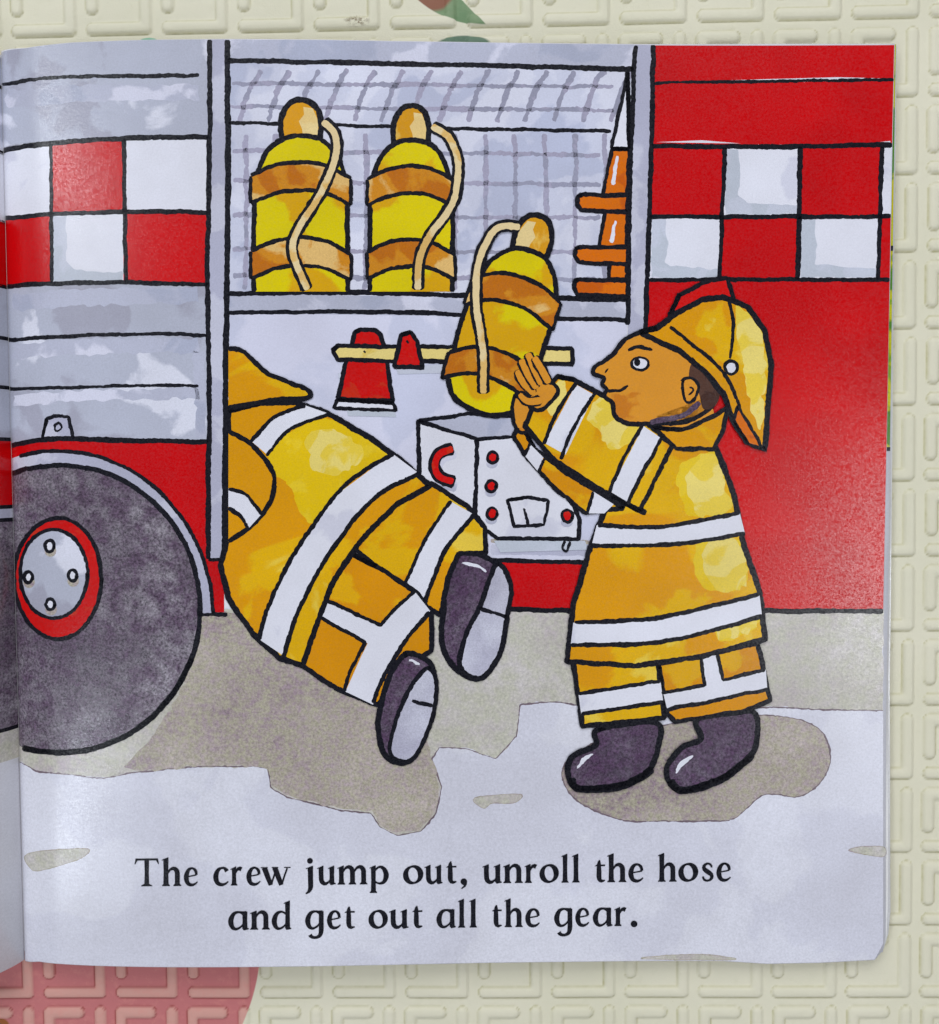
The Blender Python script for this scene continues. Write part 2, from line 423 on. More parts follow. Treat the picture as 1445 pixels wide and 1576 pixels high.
# ------------------------------------------------------------------ sheets
def sheet(name, outline, parent, dz, mats, side='R', thick=.00011, label=None):
    a = Art(name, parent, 0, side)
    a.fill(mats[0], outline)
    o = a.build(); me = o.data
    for v_ in me.vertices: v_.co.z += dz
    md = o.modifiers.new('thickness', 'SOLIDIFY'); md.thickness = thick; md.offset = -1
    if label: o['label'] = label
    return o
def lerp(tab, x):
    return float(np.interp(x, [p[0] for p in tab], [p[1] for p in tab]))
TOP = [(-6, 85), (0, 82), (40, 74), (110, 65.5), (220, 61.5), (350, 60), (500, 61), (600, 63), (800, 66), (1000, 68), (1200, 67.5), (1377, 67.5)]
RIGHT = [(67.5, 1377), (250, 1373), (430, 1370), (500, 1368), (942, 1360), (1250, 1360), (1440, 1361), (1464, 1357), (1477, 1346)]
BOT = [(33, 1476), (60, 1480), (100, 1484), (150, 1486.5), (250, 1488.5), (350, 1488.5), (500, 1487), (745, 1482), (1000, 1479), (1110, 1479), (1180, 1483.5), (1260, 1482), (1346, 1477.5)]
def topy(x): return lerp(TOP, x)
def rightx(y): return lerp(RIGHT, y)
def gut(y): return 0+33*(y-82)/1394
GUT = [(gut(y)-1, y) for y in range(1476, 82, -60)]
outline = TOP[1:]+[(x, y) for y, x in RIGHT[1:-1]]+BOT[::-1]+GUT[1:]
right_page = sheet('right_page', outline, book, 0, [paper], label='right page with the fire engine picture and a line of text below it')

RB = [(68, 1379.5), (250, 1376.5), (500, 1373), (942, 1366.5), (1100, 1364), (1300, 1363.5), (1440, 1363.5), (1466, 1359)]
RC = [(68.5, 1382.5), (250, 1380), (500, 1377), (942, 1373), (1050, 1371.5), (1300, 1372), (1405, 1372.5), (1440, 1369), (1462, 1362), (1470, 1357)]
RD = [(69, 1381), (250, 1378), (500, 1375), (942, 1370), (1050, 1368), (1300, 1368.5), (1405, 1368.5), (1440, 1366), (1464, 1360)]
def under(tab, name, dz, m, label=None):
    o = [(400, 66), (1000, 71)]+[(x, y) for y, x in tab]+[(1300, 1474), (1000, 1474), (400, 1474)]
    return sheet(name, o, book, dz, [m], label=label)
under(RB, 'inner_page', -.00022, paper)
under(RD, 'inner_page', -.00050, paper_edge)
under(RC, 'inner_page', -.00085, paper_edge)
a = Art('printed_edge_strip', book, -42)
a.fill(m_green, [(1368, 69)]+[(x-.4, y) for y, x in RB if y <= 500]+[(lerp(RB, 690)-.4, 690), (1360, 690)])
a.up(); a.fill(m_ink, [(1360, 378), (lerp(RB, 378), 378), (lerp(RB, 386), 386), (1360, 386)])
a.fill(m_ink, [(1360, 688), (lerp(RB, 688), 688), (lerp(RB, 694), 694), (1360, 694)])
a.build()

# page block under the sheets, and the back cover, spine fold
def block(name, x0, x1, y0, y1, zf, zb, m, nseg=60):
    xs = np.linspace(x0, x1, nseg); v_ = []; f = []
    for x in xs:
        for y in (y0, y1): v_ += [(x, y, zf(x)), (x, y, zb)]
    for i in range(nseg-1):
        p = i*4; q_ = p+4
        f += [(p, q_, q_+2, p+2), (p+1, p+3, q_+3, q_+1), (p, p+1, q_+1, q_), (p+2, q_+2, q_+3, p+3)]
    f += [(0, 2, 3, 1), (len(v_)-4, len(v_)-3, len(v_)-1, len(v_)-2)]
    me = bpy.data.meshes.new(name); me.from_pydata(v_, [], f); me.materials.append(m)
    o = link(name, me, book); return o
block('page_block', .002, .2375, -.1235, .1215, lambda x: fR0(x)-.0012, .00095, paper_edge)
block('page_block', -.236, -.002, -.1235, .1215, lambda x: max(fL0(x)-.0008, .0014), .00095, paper_edge)
block('back_cover', -.238, .2385, -.1238, .1218, lambda x: .00090, .00060, paper_edge)

# left page (only its inner margin shows)
lo_ = [(-.00002, .1255), (-.00002, -.1262), (-.240, -.1262), (-.240, .1255)]
a = Art('left_page', book, 0, 'L'); a.mi(paper)
a.v = [(x, y) for x, y in lo_]; a.lz = [0]*4; a.f = [[0, 1, 2, 3]]; a.fm = [0]
left_page = a.build(); left_page['label'] = 'left page curling up out of the gutter'
md = left_page.modifiers.new('thickness', 'SOLIDIFY'); md.thickness = .00011; md.offset = -1

def lyv(px, py): return px2page(px, py, 'L')[1]
a = Art('printed_fire_engine_side', left_page, 4, 'L')
def lrect(m, ya, yb, x0=-.03, k=None):
    a._add([(-.00003, ya), (-.00003, yb), (x0, yb), (x0, ya)], [[0, 1, 2, 3]], m, a.k if k is None else k)
def ly(py): return to_local(unproj(gut(py), py, .003))[1]
lrect(m_silver, ly(84), ly(676)); lrect(m_red, ly(676), ly(780)); lrect(m_tyre, ly(800), ly(1120))
lrect(m_silver2, ly(780), ly(800)); lrect(m_road, ly(1120), ly(1168))
for yy in (130, 232, 340, 440, 520, 596, 676, 780, 800):
    lrect(m_ink, ly(yy-3), ly(yy+3), k=a.k+2)
lrect(m_ink, ly(1117), ly(1123), k=a.k+2)
a.up()
lrect(m_red, ly(340), ly(440)); lrect(m_white, ly(232), ly(340))
a.build()

# ------------------------------------------------------------------ the print: road
L = 6
road = Art('printed_road', right_page, L)
gl = lambda y: gut(y)+.5
road.fill(m_snow, [(gl(930), 930), (rightx(930)-1, 930), (rightx(1440)-2, 1440), (1359, 1452), (1346, 1476.5), (1260, 1481.2), (1180, 1482.8), (1110, 1478.4), (1000, 1478.4), (745, 1481.3), (500, 1486.3), (350, 1487.8), (250, 1487.8), (150, 1485.8), (100, 1483.3), (60, 1479.3), (gl(1474)+1, 1475)])
road.up()
big = [(gl(1165), 1170), (60, 1188), (110, 1192), (160, 1198), (215, 1188), (300, 1180), (395, 1180), (412, 1184), (416, 1212), (445, 1228), (520, 1246), (572, 1252), (584, 1272), (612, 1286), (648, 1280),
       (672, 1250), (680, 1210), (664, 1168), (676, 1150), (720, 1152), (764, 1168), (796, 1132), (800, 1084), (860, 1080), (900, 1088), (1000, 1094), (1190, 1088), (1260, 1092), (rightx(1094)-1, 1094), (rightx(940)-1, 938), (760, 938), (gl(938), 938)]
road.fill(m_road, big, wob=1.2)
rr = resample(big[:29], 3)
road.ink([(p[0], p[1], 1.8) for p in rr], smooth=False, m=m_edge, rough=.5)
road.up()
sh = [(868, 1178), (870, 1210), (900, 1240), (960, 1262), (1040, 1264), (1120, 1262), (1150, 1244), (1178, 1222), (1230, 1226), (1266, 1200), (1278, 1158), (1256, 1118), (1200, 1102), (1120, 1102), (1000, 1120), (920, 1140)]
road.fill(m_road2, sh, True); road.ink(sh, 1.8, True, True, m=m_edge, rough=.5)  # the standing figure's shadow, drawn as part of the print
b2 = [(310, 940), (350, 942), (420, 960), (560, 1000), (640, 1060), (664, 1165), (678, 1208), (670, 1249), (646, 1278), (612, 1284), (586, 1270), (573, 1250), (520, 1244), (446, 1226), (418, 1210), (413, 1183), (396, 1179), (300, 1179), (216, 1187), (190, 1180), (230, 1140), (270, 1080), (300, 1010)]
road.fill(m_road2, b2, wob=1.5)  # the kneeling figure's shadow, drawn as part of the print
for q_ in ([(38, 1318), (60, 1310), (135, 1306), (120, 1322), (62, 1340), (46, 1336)], [(730, 1228), (800, 1222), (790, 1236), (758, 1236), (744, 1244)], [(1306, 1308), (1330, 1302), (1360, 1304), (1360, 1318), (1325, 1314)], [(990, 1476), (1030, 1470), (1090, 1469), (1130, 1477)]):
    road.fill(m_road, q_, True)
    road.ink(q_, 1.0, True, True, m=m_road2, rough=.3)
road.build()

# ------------------------------------------------------------------ the print: fire engine body
L += 10
en = Art('printed_fire_engine', right_page, L)
def quad(m, x0, y0, x1, y1, x2, y2, x3, y3): en.fill(m, [(x0, y0), (x1, y1), (x2, y2), (x3, y3)])
def ll(y): return gl(y)
tp = [(x, y+.6) for x, y in TOP if 2 < x < 320]
en.fill(m_silver, [(ll(90)+1, 84)]+tp+[(320, 61), (320, 212), (230, 212), (120, 217), (60, 223), (ll(232), 232)])
en.fill(m_silver, [(ll(445), 441), (80, 437), (192, 435), (320, 437), (320, 678), (200, 678), (80, 676), (ll(684), 686)])
# checks, left
cx = [None, 78, 190, 320]; yt = {0: 230, 78: 217, 190: 213, 320: 212}; ym = {0: 337, 78: 330, 190: 326, 320: 326}; yb = {0: 441, 78: 436, 190: 435, 320: 438}
for i in range(3):
    for j, (ta, tb) in enumerate(((yt, ym), (ym, yb))):
        xa, xb = [0, 78, 190, 320][i:i+2]
        pa = ll(ta[xa]) if xa == 0 else xa; pb = ll(tb[xa]) if xa == 0 else xa
        m = m_red if (i+j) % 2 else m_white
        en.fill(m, [(pa, ta[xa]), (xb, ta[xb]), (xb, tb[xb]), (pb, tb[xa])])
# lower red
en.fill(m_red, [(ll(686), 686), (80, 676), (200, 678), (320, 679), (320, 860), (345, 862), (345, 942), (ll(942), 942)])
# locker
en.fill(m_rail, [(350, 61), (500, 62), (600, 64), (800, 67), (976, 69), (974, 106), (800, 102), (600, 98), (350, 93)])
en.fill(m_inner, [(350, 93), (600, 98), (800, 102), (974, 106), (964, 462), (350, 452)])
en.fill(m_rail, [(350, 452), (964, 462), (965, 494), (650, 486), (350, 482)])
en.fill(m_wall, [(350, 482), (650, 486), (965, 494), (965, 520), (993, 520), (960, 862), (750, 862), (350, 862)])
# right hand red panels
e = lambda y: rightx(y)-1
en.fill(m_red, [(1005, 70), (e(70), 69.5), (e(222), 222), (1003, 222)])
en.fill(m_red, [(999, 430), (1110, 431), (1228, 430), (e(430), 430), (e(942), 942), (750, 938), (750, 862), (965, 862), (993, 500)])
XT = [(1003, 222), (1114, 226), (1231, 226), (1356, 226), (None, 226)]
XM = [(1001, 333), (1110, 334), (1229, 334), (1353, 333), (None, 333)]
XB = [(999, 430), (1107, 431), (1226, 431), (1351, 430), (None, 430)]
for i in range(4):
    for j, (ra, rb) in enumerate(((XT, XM), (XM, XB))):
        p = [ra[i], ra[i+1], rb[i+1], rb[i]]; p = [(e(y) if x is None else x, y) for x, y in p]
        red = (i+j) % 2 == 0
        en.fill(m_red if red else m_white, p)
# posts
en.fill(m_silver2, [(322, 61), (350, 61), (348, 520), (346, 830), (345, 860), (321, 860), (320, 400)])
en.fill(m_silver2, [(977, 69), (1004, 69.5), (998, 400), (993, 520), (966, 520), (968, 300)])
en.up()
# pale wash corners of the white squares
for (x0, y0, x1, y1) in ((1116, 230, 1228, 330), (1003, 337, 1106, 428), (1233, 337, 1349, 427), (80, 332, 188, 433)):
    en.fill(m_white2, [(x0, y0), (x0+20, y0), (x0+24, y0+40), (x0+20, y0+70), (x0+34, y1-20), (x0+60, y1-16), (x1, y1-14), (x1, y1), (x0, y1)], wob=1.2)
en.fill(m_white, [(1110, 124), (1180, 122), (1290, 119), (1368, 121), (1372, 124), (1200, 127)])
en.fill(m_white, [(1010, 219), (1080, 216), (1140, 221)])
en.fill(m_white, [(1340, 220), (1370, 217), (1370, 222)])
# brushed second coat under the panel lines
for y0, y1 in ((134, 158), (447, 470), (524, 546), (602, 618)):
    en.fill(m_rail, [(gut(y0)+10, y0+6), (120, y0-2), (306, y0-4), (308, y1-4), (200, y1-2), (120, y1), (gut(y1)+10, y1+8)], wob=1.8)
en.fill(m_rail, [(296, 540), (316, 540), (316, 672), (302, 672), (300, 600)], wob=1.5)
# wire mesh at the back of the locker, brushed in wash
for i, x in enumerate(range(378, 960, 46)):
    if 930 < x: continue
    en.ink([(x, 206, 8), (x+2, 320, 7), (x-1, 446, 7)], m=m_wire, rough=.8)
for y in (232, 278, 330, 384, 424):
    en.ink([(358, y, 7), (600, y+3, 7), (925, y+6, 6)], m=m_wire, rough=.8)
for i, x in enumerate(range(372, 950, 44)):
    en.ink([(x+30, 108, 8), (x+12, 140, 8), (x-4, 188, 7)], m=m_wire, rough=.9)
for y in (128, 164):
    en.ink([(356, y, 6), (600, y+3, 7), (944, y+6, 6)], m=m_wire, rough=.8)
en.up()
I = en.ink
I([(ll(130)+1, 131), (60, 122), (140, 118), (306, 116)], 6)
I([(ll(232), 232), (60, 223), (120, 217), (230, 212), (320, 211)], 8)
I([(ll(337), 336), (80, 330), (192, 326), (320, 327)], 7)
I([(ll(440), 441), (80, 436), (192, 435), (320, 438)], 7)
I([(78, 222), (79, 330), (80, 434)], 6); I([(191, 214), (192, 326), (194, 434)], 7)
I([(ll(522), 523), (120, 517), (230, 514), (320, 516)], 6)
I([(ll(600), 599), (120, 596), (230, 593), (306, 594)], 5)
I([(ll(686), 686), (80, 676), (200, 678), (320, 680)], 8)
I([(322, 61), (323, 200), (319, 400), (322, 600), (320, 860)], 8)
I([(350, 61), (351, 260), (348, 520), (347, 700), (345, 858)], 9)
I([(320, 862), (345, 861)], 6)
I([(350, 93), (600, 98), (800, 102), (976, 107)], 8)
I([(352, 189), (450, 191), (700, 198), (940, 202)], 6)
I([(352, 452), (540, 450), (760, 456), (966, 462)], 8)
I([(352, 481), (600, 480), (760, 487), (966, 493)], 7)
I([(978, 70), (972, 200), (968, 330), (966, 500)], 8)
I([(1005, 70), (1003, 200), (999, 350), (993, 510)], 8)
I([(1007, 128), (1200, 125), (e(124), 123)], 5)
I([(1003, 225), (1180, 226), (e(222), 223)], 8)
I([(1001, 333), (1180, 334), (e(332), 333)], 7)
I([(999, 431), (1180, 430), (e(430), 431)], 7)
I([(1115, 226), (1111, 330), (1107, 430)], 7); I([(1231, 226), (1228, 430)], 8); I([(1357, 226), (1351, 430)], 7)
I([(755, 832), (960, 836)], 6, m=m_road2); I([(755, 846), (960, 848)], 16, m=m_silver2, rough=.6)
I([(755, 862), (905, 866)], 7)
I([(690, 935), (800, 938), (900, 940)], 8); I([(1160, 940), (e(942), 941)], 8)
I([(312, 944), (350, 946)], 7)
# little latch
en.up()
en.shape(m_silver2, [(66, 674), (72, 644), (84, 640), (106, 641), (113, 674)], 5)
en.up(); I([(84, 657), (91, 652), (95, 659), (88, 664)], 3.5, True, True)
en.build()

# ------------------------------------------------------------------ the print: wheel
L += 12
wh = Art('printed_wheel', right_page, L)
def ell(cx_, cy_, rx, ry, a0=0, a1=360, n=48):
    return [(cx_+rx*math.cos(math.radians(t_)), cy_+ry*math.sin(math.radians(t_))) for t_ in np.linspace(a0, a1, n, endpoint=(a1-a0 != 360))]
def clipg(pts): return [(max(x, gl(y)), y) for x, y in pts]
arch_o = ell(88, 950, 240, 256, -116, -1, 30); arch_i = ell(88, 950, 216, 234, -116, -1, 30)
wh.fill(m_silver2, clipg(arch_o+arch_i[::-1])); 
tyre = ell(92, 937, 216, 221, 0, 360, 72)
wh.up(); wh.fill(m_tyre, clipg(tyre))
wh.ink([p for p in arch_o if p[0] > gl(p[1])+1], 6); wh.ink([(304, 944), (326, 946), (328, 940)], 6)
wh.ink([p for p in ell(92, 937, 216, 221, -110, 112, 60) if p[0] > gl(p[1])+1], 8)
wh.ink([p for p in ell(92, 937, 216, 221, 20, 110, 40) if p[0] > gl(p[1])+1], 9)
wh.up(); wh.shape(m_red2, ell(89, 890, 67, 93), 6.5, n=2)
wh.up(); wh.shape(m_silver, ell(83, 883, 52, 68), 6, n=2)
for (bx_, by_) in ((77, 840), (44, 888), (112, 886), (78, 930)):
    wh.up(); wh.fill(m_road2, ell(bx_+1, by_+8, 9, 9, n=14)); wh.up(); wh.shape(m_white, ell(bx_, by_, 7, 9, n=12), 5.5)
wh.build()

# ------------------------------------------------------------------ the print: cylinders
def tank(cx_, cy_, ang, sx, sy, base, label, mirror=1, round_base=False):
    a = Art('printed_air_cylinder', right_page, base, label=label)
    ca, sa = math.cos(ang), math.sin(ang)
    def T(p):
        x, y = p[0]*sx*mirror, p[1]*sy
        r_ = (cx_+x*ca+y*sa, cy_+x*sa-y*ca); return r_+tuple(p[2:])
    TT = lambda ps: [T(p) for p in ps]
    if round_base: body = [(-66, 20), (-45, -6), (0, -16), (45, -6), (66, 20)]
    else: body = [(-72, 0), (72, 0)]
    R_ = [(72, 90), (70, 160), (58, 205), (34, 232), (0, 240), (-34, 232), (-58, 205), (-70, 160), (-72, 90)]
    kn = [(-29, 228), (-31, 262), (-18, 288), (2, 295), (22, 286), (31, 262), (29, 228)]
    a.fill(m_knob, TT(catmull(kn, False, 5))); a.up(); a.fill(m_knobl, TT([(4, 234), (2, 250), (-3, 262), (5, 272), (4, 284), (18, 282), (27, 262), (26, 234)])); a.ink(TT(kn), 9)
    a.up(); pts = TT(body+R_); full = (TT(body[:-1])+TT(catmull([body[-1]]+R_+[body[0]], False, 4))) if not round_base else catmull(pts, True, 4)
    a.fill(m_tank, full)
    a.ink(TT([body[-1]]+R_+[body[0]]), 8)
    if round_base: a.ink(TT(body), 9)
    a.up()
    for y0 in (30, 146):
        wdt = 77
        up_ = [(-wdt, y0+32), (-40, y0+48), (0, y0+53), (40, y0+47), (wdt, y0+28)]; dn = [(-wdt, y0-10), (-40, y0+5), (0, y0+10), (40, y0+5), (wdt, y0-13)]
        a.fill(m_band, TT(catmull(up_, False, 5)+catmull(dn, False, 5)[::-1]))
        a.ink(TT(up_), 6.5); a.ink(TT(dn), 6.5); a.ink(TT([(-wdt, y0+32), (-wdt, y0-10)]), 6); a.ink(TT([(wdt, y0+28), (wdt, y0-13)]), 6)
    a.up()
    hs = ([(34, 262), (52, 244), (54, 208), (30, 150), (-4, 96), (-12, 60), (10, 3)] if sx > .95 else [(36, 262), (66, 244), (82, 200), (72, 140), (32, 88), (14, 50), (12, 3)]) if not round_base else [(27, 270), (58, 262), (72, 236), (73, 185), (53, 129), (24, 76), (2, 14)]
    a.ink(TT(hs), 20); a.up(); a.ink(TT(hs), 10, m=m_hose, rough=.35)
    return a.build()
L += 20
tank(463, 449, 0, 1.0, 1.0, L, 'air cylinder at the left end of the printed shelf')
tank(633, 449, 0, .88, .97, L, 'air cylinder second from the left on the printed shelf')

# cones
co_ = Art('printed_traffic_cone', right_page, L)
co_.shape(m_white, [(966, 110), (968, 228), (941, 228)], 6)
co_.shape(m_orange, [(941, 230), (968, 230), (965, 300), (927, 300)], 6)
co_.shape(m_orange, [(930, 326), (965, 326), (964, 380), (922, 380)], 6)
co_.shape(m_orange, [(938, 405), (964, 405), (964, 430), (937, 430)], 6)
co_.up()
for y0, x0 in ((300, 889), (380, 885), (430, 884)):
    co_.shape(m_orange, [(x0, y0+3), (x0+6, y0), (966, y0+2), (966, y0+27), (x0+5, y0+24), (x0-1, y0+14)], 7)
co_.up(); co_.ink([(950, 240, 5), (943, 285, 6)], m=m_white); co_.ink([(948, 340, 4), (940, 374, 7)], m=m_white)
co_.build()

# axe
ax = Art('printed_axe', right_page, L)
ax.fill(m_white2, [(520, 575), (536, 640), (610, 642), (606, 628), (540, 626), (535, 570)]); ax.fill(m_white2, [(610, 566), (690, 560), (690, 574), (612, 576)])
ax.up(); ax.shape(m_red2, [(546, 512), (554, 508), (578, 508), (586, 515), (594, 545), (600, 590), (604, 618), (520, 614), (532, 560), (540, 535)], 7)
ax.shape(m_white, [(520, 616), (604, 620), (610, 632), (514, 628)], 6)
ax.up(); ax.shape(m_wood, [(512, 540), (520, 532), (600, 534), (760, 534), (880, 537), (880, 561), (760, 558), (600, 556), (520, 553)], 7)
ax.up(); ax.shape(m_red2, [(618, 516), (632, 512), (642, 526), (650, 566), (607, 564)], 7); ax.ink([(560, 540), (563, 543)], 5)
ax.up(); ax.ink([(626, 525), (629, 528)], 7)
ax.build()

# pump box
L += 14
bx = Art('printed_equipment_case', right_page, L)
bx.fill(m_white2, [(760, 832), (900, 832), (905, 846), (770, 850)])
bx.fill(m_white, [(644, 648), (734, 676), (728, 800), (644, 750)])
bx.fill(m_rail, [(644, 648), (716, 637), (800, 640), (850, 670), (734, 676)])
bx.fill(m_white, [(734, 676), (800, 674), (884, 780), (892, 800), (890, 830), (765, 828), (728, 800)])
bx.ink([(644, 648), (734, 676), (800, 672)], 6, False); bx.ink([(644, 648), (720, 637), (800, 641)], 6, False)
bx.ink([(644, 646), (645, 750), (728, 800)], 7, False); bx.ink([(734, 676), (731, 800)], 7); bx.ink([(800, 674), (884, 780), (892, 800), (890, 830), (765, 828), (728, 800)], 7, False)
bx.up()
hd = [(698, 690), (676, 698), (668, 716), (676, 734), (700, 742)]
bx.ink([(x+4, y+8) for x, y in hd], 16, m=m_rail); bx.up(); bx.ink(hd, 20); bx.up(); bx.ink([(697, 691), (677, 699), (670, 716), (677, 733), (698, 741)], 10, m=m_red2, rough=.3)
for p in ((758, 704), (756, 748), (757, 790), (873, 794)):
    bx.fill(m_rail, ell(p[0]-1, p[1]+10, 9, 7, n=14)); bx.up(); bx.shape(m_red2, ell(p[0], p[1], 8, 9, n=14), 5); bx.up()
bx.shape(m_white, [(781, 770), (812, 765), (844, 771), (837, 808), (792, 810)], 5.5); bx.up(); bx.ink([(806, 782), (814, 808)], 4.5)
bx.ink([(868, 832), (866, 844), (872, 848), (877, 834)], 4.5)
bx.build()

# ------------------------------------------------------------------ the print: kneeling firefighter (a plain stand-in figure)
L += 22
kf = Art('printed_kneeling_firefighter', right_page, L, label='firefighter in yellow coat leaning into the open locker')
# far leg and boot
kf.fill(m_boot, [(700, 852), (728, 850), (760, 866), (775, 900), (750, 960), (725, 1010), (718, 1040), (694, 1020), (678, 985), (680, 930)], True)
kf.ink([(706, 850), (728, 850), (764, 868), (784, 900), (780, 950), (768, 1008), (738, 1044), (700, 1028), (680, 990), (684, 920)], 9)
kf.up(); kf.shape(m_sole, [(764, 868), (786, 900), (780, 950), (768, 1008), (738, 1044), (708, 1026), (716, 980), (740, 930)], 8, True)
kf.ink([(738, 936), (782, 950)], 6); kf.ink([(712, 866, 3), (736, 872, 5), (748, 880, 3)], m=m_white)
kf.up()
kf.shape(m_yel, [(540, 840), (600, 780), (664, 744), (720, 780), (746, 812), (748, 852), (706, 852), (690, 890), (678, 946), (650, 930), (600, 890)], 8)
kf.up(); kf.fill(m_white, [(694, 772), (730, 792), (690, 840), (662, 900), (652, 926), (624, 902), (650, 840)])
kf.ink([(694, 770), (654, 832), (624, 898)], 6); kf.ink([(730, 792), (688, 842), (664, 898), (652, 930)], 7)
# near leg
kf.up(); kf.shape(m_yel2, [(534, 848), (580, 872), (640, 910), (664, 946), (664, 1000), (610, 1040), (582, 1086), (520, 1060), (464, 1024), (500, 930)], 8)
kf.up(); kf.fill(m_white, [(640, 912), (662, 940), (622, 990), (590, 1040), (574, 1084), (532, 1064), (556, 1010), (566, 990), (494, 950), (504, 926), (588, 962), (612, 934)])
kf.ink([(504, 924), (586, 962), (612, 932), (638, 910)], 6, False); kf.ink([(494, 950), (562, 988), (540, 1030), (530, 1064)], 6, False); kf.ink([(662, 942), (624, 986), (592, 1038), (574, 1082)], 7)
# near boot
kf.up(); kf.shape(m_boot, [(622, 1008), (652, 1012), (668, 1036), (664, 1100), (640, 1160), (616, 1174), (590, 1158), (582, 1110), (596, 1050)], 9, True)
kf.up(); kf.shape(m_sole, [(660, 1028), (672, 1052), (666, 1104), (642, 1160), (620, 1172), (600, 1154), (616, 1090), (636, 1050)], 7, True)
kf.ink([(634, 1078), (666, 1086)], 6); kf.ink([(630, 1016, 5), (646, 1022, 4)], m=m_white)
# coat
kf.up()
coat = [(352, 632), (400, 620), (455, 620), (500, 634), (560, 668), (620, 710), (662, 748), (610, 776), (556, 830), (510, 900), (484, 970), (466, 1024), (430, 1012), (390, 976), (352, 920), (340, 870), (352, 820)]
kf.shape(m_yel, coat, 9)
for m_, p_ in ((m_gold, [(410, 700), (450, 664), (506, 644), (560, 672), (600, 700), (540, 740), (500, 790), (470, 800), (440, 740), (420, 730)]), (m_gold, [(356, 560), (380, 552), (410, 580), (440, 596), (420, 608), (380, 606)]), (m_pale, [(470, 680), (500, 660), (548, 680), (560, 702), (520, 730), (486, 724)])):
    kf.fill(m_, catmull(p_, True, 4), wob=2.2, k=kf.k+(.5 if m_ is m_pale else .3))
kf.up(); kf.fill(m_white, [(604, 698), (644, 728), (570, 772), (500, 862), (462, 940), (438, 1010), (400, 984), (420, 920), (456, 850), (520, 760)])
kf.ink([(606, 697), (530, 748), (462, 838), (420, 916), (398, 984)], 7); kf.ink([(646, 728), (572, 770), (502, 860), (460, 940), (436, 1012)], 7)
kf.fill(m_white, [(470, 624), (504, 636), (450, 658), (412, 700), (386, 678), (420, 644)])
kf.ink([(470, 624), (424, 642), (384, 682)], 6); kf.ink([(506, 638), (448, 660), (410, 702)], 6)
kf.up()
sl = [(352, 664), (386, 682), (412, 712), (424, 744), (412, 780), (384, 812), (352, 834)]
kf.fill(m_yel, sl); kf.ink(sl, 8)
kf.up(); kf.fill(m_white, [(352, 752), (376, 760), (404, 790), (384, 812), (368, 790), (352, 780)]); kf.ink([(352, 752), (380, 762), (404, 792)], 6); kf.ink([(352, 782), (370, 794), (382, 812)], 6)
# helmet back, half behind the post
kf.up(); hm = [(352, 536), (376, 542), (408, 572), (448, 590), (474, 600), (474, 612), (420, 616), (352, 628)]
kf.fill(m_yel, hm); kf.ink(hm, 8)
kf.build()

# tilted cylinder being lifted
L += 36
tank(741, 620, math.radians(17.5), .92, 1.02, L, 'air cylinder tilted in the firefighter\'s hands', mirror=-1, round_base=True)

# ------------------------------------------------------------------ the print: standing firefighter (a plain stand-in figure)
L += 14
sf = Art('printed_standing_firefighter', right_page, L, label='firefighter in yellow coat and helmet lifting the tilted cylinder')
# boots
for bt in ([(920, 1122), (1008, 1112), (1012, 1150), (998, 1186), (960, 1206), (890, 1212), (874, 1190), (880, 1164), (916, 1146)], [(1074, 1104), (1156, 1094), (1164, 1140), (1150, 1168), (1110, 1196), (1050, 1216), (1028, 1200), (1028, 1176), (1050, 1150), (1078, 1136)]):
    sf.fill(m_boot, bt, True); sf.ink(bt, 9, True, True)
sf.ink([(880, 1196), (890, 1213), (960, 1208), (1004, 1182)], 12); sf.ink([(1030, 1200), (1050, 1216), (1110, 1198), (1158, 1160)], 12)
sf.up(); sf.ink([(888, 1182, 3), (898, 1168, 7), (912, 1160, 3)], m=m_white); sf.ink([(1040, 1190, 3), (1050, 1174, 8), (1066, 1162, 3)], m=m_white)
# trousers
sf.up(); sf.shape(m_yel, [(882, 1018), (1012, 1020), (1022, 1104), (896, 1118)], 8)
sf.shape(m_yel2, [(1012, 1018), (1166, 990), (1184, 1076), (1140, 1096), (1038, 1110), (1026, 1098)], 8)
sf.up(); sf.fill(m_white, [(890, 1068), (1016, 1048), (1020, 1078), (894, 1098)]); sf.ink([(890, 1067), (1016, 1048)], 6); sf.ink([(895, 1098), (1020, 1080)], 6)
sf.fill(m_white, [(1020, 1066), (1082, 1054), (1076, 1012), (1106, 1006), (1112, 1046), (1178, 1030), (1180, 1060), (1026, 1090)])
sf.ink([(1018, 1066), (1084, 1054), (1078, 1012)], 6, False); sf.ink([(1104, 1006), (1112, 1046), (1176, 1030)], 6, False); sf.ink([(1024, 1092), (1182, 1060)], 6)
# coat
sf.up()
ct = [(1000, 668), (1060, 660), (1102, 690), (1128, 760), (1144, 840), (1168, 910), (1176, 984), (1080, 1010), (980, 1024), (872, 1018), (882, 930), (906, 850), (936, 770)]
sf.shape(m_yel, ct, 9)
for p_ in ([(1076, 706), (1104, 700), (1116, 756), (1126, 784), (1080, 794), (1062, 770), (1056, 730)], [(1090, 830), (1136, 834), (1150, 892), (1120, 912), (1094, 900), (1080, 870)], [(1090, 940), (1156, 930), (1162, 966), (1110, 984), (1100, 966)]):
    sf.fill(m_gold, catmull([(x-14, y) if x < 1095 else (x, y) for x, y in p_], True, 3), wob=2, k=sf.k+.3); sf.fill(m_pale, catmull(p_, True, 3), wob=2.2, k=sf.k+.6)
sf.up(); sf.fill(m_white, [(918, 808), (1020, 810), (1138, 790), (1146, 822), (1030, 838), (910, 840)]); sf.ink([(920, 808), (1020, 810), (1138, 789)], 7); sf.ink([(908, 840), (1030, 838), (1146, 822)], 7)
